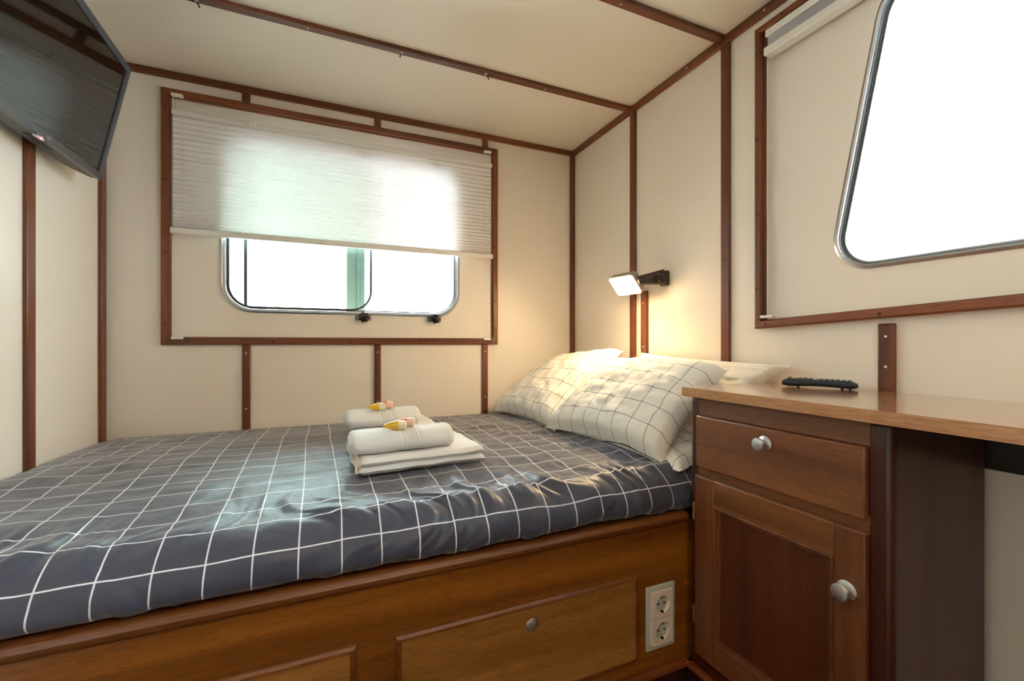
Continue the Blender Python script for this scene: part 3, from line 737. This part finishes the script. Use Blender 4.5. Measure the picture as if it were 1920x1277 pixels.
p1 = pillow('pillow', [(.745, 1.925, .585), (.775, 1.40, .580), (1.155, 1.495, .868), (1.085, 1.955, .800)], .085, .05, M['pillow'], 1.7, (-1, -.1, .8), rot=.0, uvo=(.035, .045))
tag(p1, 'white chequered pillow leaning in the corner below the blinded window', 'pillow', gp)
p2 = pillow('pillow', [(.755, 1.440, .590), (.862, .955, .566), (1.075, .915, .822), (1.10, 1.50, .815)], .095, .045, M['pillow'], 3.3, (-1, 0, .8), rot=.0, uvo=(.02, .035))
tag(p2, 'plump white chequered pillow nearest to the wooden cabinet', 'pillow', gp)

# ------------------------------------------------------------------ towels and little bath tubes
def folded(cx, cy, z0, wx, wy, rot, seed):
    """three folded layers with a soft fold at the near and right side"""
    bm = bmesh.new(); nx, ny = 46, 34; L = 2; th = .019
    cr_, sr_ = math.cos(rot), math.sin(rot)
    for k in range(L):
        sx = (.0, .004, -.003)[k]; top = []; bt = []
        for side in (1, 0):
            g = []
            for j in range(ny+1):
                row = []
                for i in range(nx+1):
                    u = i/nx; v = j/ny; a = (u-.5)*wx*(1-.012*k)+sx; b = (v-.5)*wy*(1-.02*k)
                    ed = min(i/nx*wx, (1-u)*wx, v*wy, (1-v)*wy); e = min(1, ed/.010); rr = math.sqrt(max(0, 1-(1-e)**2))
                    if k > 0 and u > .5: pass
                    zc = z0+th*(k+.5); z = zc+(1 if side else -1)*th*.5*rr*(.98)
                    z += .0035*fbm(u*3+seed, v*3, k)+.004*k*(.5-u)*.0
                    a += .004*noise.noise(Vector((v*5, seed, k))); b += .004*noise.noise(Vector((u*5, seed+4, k)))
                    if k == 1: z += .010*max(0, u-.75)*(1-abs(2*v-1))
                    row.append(bm.verts.new((cx+a*cr_-b*sr_, cy+a*sr_+b*cr_, z)))
                g.append(row)
            (top if side else bt).append(g)
        g = top[0]; h = bt[0]
        for j in range(ny):
            for i in range(nx): bm.faces.new((g[j][i], g[j][i+1], g[j+1][i+1], g[j+1][i])); bm.faces.new((h[j][i], h[j+1][i], h[j+1][i+1], h[j][i+1]))
    bmesh.ops.remove_doubles(bm, verts=bm.verts, dist=.0003)
    return bm
def rolled(cx, cy, z0, L, ry, rz, rot, seed):
    bm = bmesh.new(); nL, nA = 90, 44; cr_, sr_ = math.cos(rot), math.sin(rot); rings = []
    for i in range(nL+1):
        u = i/nL; a = (u-.5)*L; e = min(1, min(u, 1-u)*L/.016); k = .62+.38*math.sqrt(max(0, 1-(1-e)**2)); ring = []
        rib = -.0030*(.5+.5*math.cos((u-.60)*L/.0085*2*PI)) if .45 < u < .66 else 0
        for q in range(nA):
            t = 2*PI*q/nA; sp = 1+.03*math.sin(3*t+seed)
            y = math.cos(t)*(ry*k*sp+rib); z = math.sin(t)*(rz*k+rib)
            z = max(z, -rz*.80)+.002*fbm(u*4+seed, math.cos(t), math.sin(t))
            y += .006*math.sin(u*3+seed); ring.append(bm.verts.new((cx+a*cr_-y*sr_, cy+a*sr_+y*cr_, z0+rz*.80+z)))
        rings.append(ring)
    for i in range(nL):
        for q in range(nA): bm.faces.new((rings[i][q], rings[i][(q+1) % nA], rings[i+1][(q+1) % nA], rings[i+1][q]))
    # spiral ends, slightly hollow
    for ring, s in ((rings[0], -1), (rings[-1], 1)):
        prev = ring
        for f, dep in ((.78, .004), (.70, -.004), (.52, .000), (.44, -.006), (.24, -.002), (.14, -.009)):
            c = sum((v.co for v in ring), Vector())/nA; cur = [bm.verts.new(c+(v.co-c)*f+Vector((cr_, sr_, 0))*s*dep) for v in ring]
            for q in range(nA): bm.faces.new((prev[q], prev[(q+1) % nA], cur[(q+1) % nA], cur[q]))
            prev = cur
        bm.faces.new(prev)
    return bm
def tubebit(loc, axis, body, cap, label, s=1.0):
    e = empty('bath_tube', loc, label, 'bath tube', 'little bath tubes on the towels')
    bm = bmesh.new(); lathe(bm, loc, axis, [(0, .001), (.004*s, .004*s), (.016*s, .0085*s), (.030*s, .0115*s), (.040*s, .0125*s)], 20); obj('body', bm, M[body], e)
    bm = bmesh.new(); lathe(bm, loc, axis, [(.040*s, .0126*s), (.050*s, .0126*s), (.058*s, .0105*s), (.060*s, .006*s), (.0585*s, .004*s), (.0585*s, .0001)], 20); cpp = obj('cap', bm, M[cap], e)
    bm = bmesh.new(); lathe(bm, Vector(loc)+Vector(axis).normalized()*.0590*s, axis, [(0, .0035*s), (.0006, .0035*s)], 12); obj('cap_dot', bm, M[body], cpp)
    return e
for (fx, fy, ri, zt, lab, lab2, lt) in (
        (.232, 1.248, .05, .582, 'folded white bath towel under the nearer towel roll', 'rolled white hand towel with ribs, nearer to the bed edge', ('yellow bath tube on the nearer towel roll', 'orange bath tube on the nearer towel roll')),
        (.225, 1.59, -.02, .586, 'folded white bath towel under the towel roll nearer the back wall', 'rolled white hand towel with ribs, nearer to the back wall', ('yellow bath tube on the towel roll by the back wall', 'orange bath tube on the towel roll by the back wall'))):
    near = fy < 1.4
    t = obj('bath_towel', folded(fx+.008, fy, zt, .325 if near else .27, .265, ri, fy), M['towel'], angle=70); tag(t, lab, 'towel', 'folded bath towels')
    # hem strips seen at the left end
    bm = bmesh.new()
    for k in range(3):
        pts = [(fx+.008-(.158 if near else .131)+.004*k+.003*math.sin(v*9+k), fy+(v-.5)*.24, zt+.006+.012*k+.003*math.sin(v*7+k*2)) for v in [q/14 for q in range(15)]]
        tube(bm, pts, .0055, 8)
    obj('hem', bm, M['towel_cream'], t)
    tag_ = bmesh.new(); box(tag_, (fx-(.160 if near else .133), fy-.03, zt+.012), (fx-(.148 if near else .12), fy-.005, zt+.030)); obj('care_label', tag_, M['white_pl'], t, bevel=.001)
    ro = obj('hand_towel', rolled(fx-.030, fy-.040, zt+.0375, .268 if near else .240, .058, .031, ri*.6+.02, fy*3), M['towel'], angle=60); tag(ro, lab2, 'towel', 'rolled hand towels')
    zt2 = zt+.0375+.031*1.80+.008
    tubebit((fx-.082, fy-.060, zt2+.001), (1, -.25, .02), 'yellow', 'milky_y', lt[0]); tubebit((fx-.054, fy-.030, zt2+.003), (1, -.35, .0), 'orange', 'milky_o', lt[1])

# ------------------------------------------------------------------ remote control
rm = empty('remote_control', (1.13, .70, .7875), 'dark navy remote control lying on the desk top by the wall', 'remote control')
ra = Vector((1.104, .775, 0)); rb = Vector((1.178, .640, 0)); rx = (rb-ra).normalized(); rL = (rb-ra).length; ry_ = Vector((-rx.y, rx.x, 0))
if ry_.x < 0: ry_ = -ry_
bm = bmesh.new(); secs = []
W_ = .038
for k in range(17):
    t = k/16; lo_ = .7895+.003*math.sin(t*PI)**2; hi = .8105-.0035*t; sh = math.sin(min(1, min(t, 1-t)*9)*PI/2); hi2 = lo_+(hi-lo_)*(.65+.35*sh); lo2_ = lo_+(1-sh)*.004
    c = ra+rx*(t*rL); secs.append([bm.verts.new((c+ry_*a*W_/2+Vector((0, 0, 1))*(lo2_+(hi2-lo2_)*b))) for a, b in ((-.8, 0), (.8, 0), (1, .3), (1, .8), (.9, 1), (-.9, 1), (-1, .8), (-1, .3))])
for i in range(16):
    for k in range(8): bm.faces.new((secs[i][k], secs[i][(k+1) % 8], secs[i+1][(k+1) % 8], secs[i+1][k]))
bm.faces.new(secs[0]); bm.faces.new(secs[-1]); obj('body', bm, M['remote'], rm, angle=40)
bm = bmesh.new(); obox(bm, ra+Vector((0, 0, .799)), rx, ry_, (0, 0, 1), (-.002, -W_*.46, -.007), (.006, W_*.46, .006)); obj('infrared_window', bm, M['remote_end'], rm, bevel=.004)
for k in range(12):
    for q in range(3):
        t = .10+.072*k; c = ra+rx*(t*rL)+ry_*((q-1)*.0105)+Vector((0, 0, .8105-.0035*t-.0008))
        bm = bmesh.new(); obox(bm, c, rx, ry_, (0, 0, 1), (-.0035, -.0038, 0), (.0035, .0038, .0026))
        obj('button', bm, M['rbtn_c'] if k == 1 and q < 2 else M['rbtn_w'] if k == 5 and q == 0 else M['rbtn'], rm, bevel=.001)
for t in (.22, .80, .90):
    c = ra+rx*(t*rL)+ry_*-.008; bm = bmesh.new(); lathe(bm, (c.x, c.y, .7876), (0, 0, 1), [(0, .003), (.007, .003)], 10); obj('foot', bm, M['black_pl'], rm)
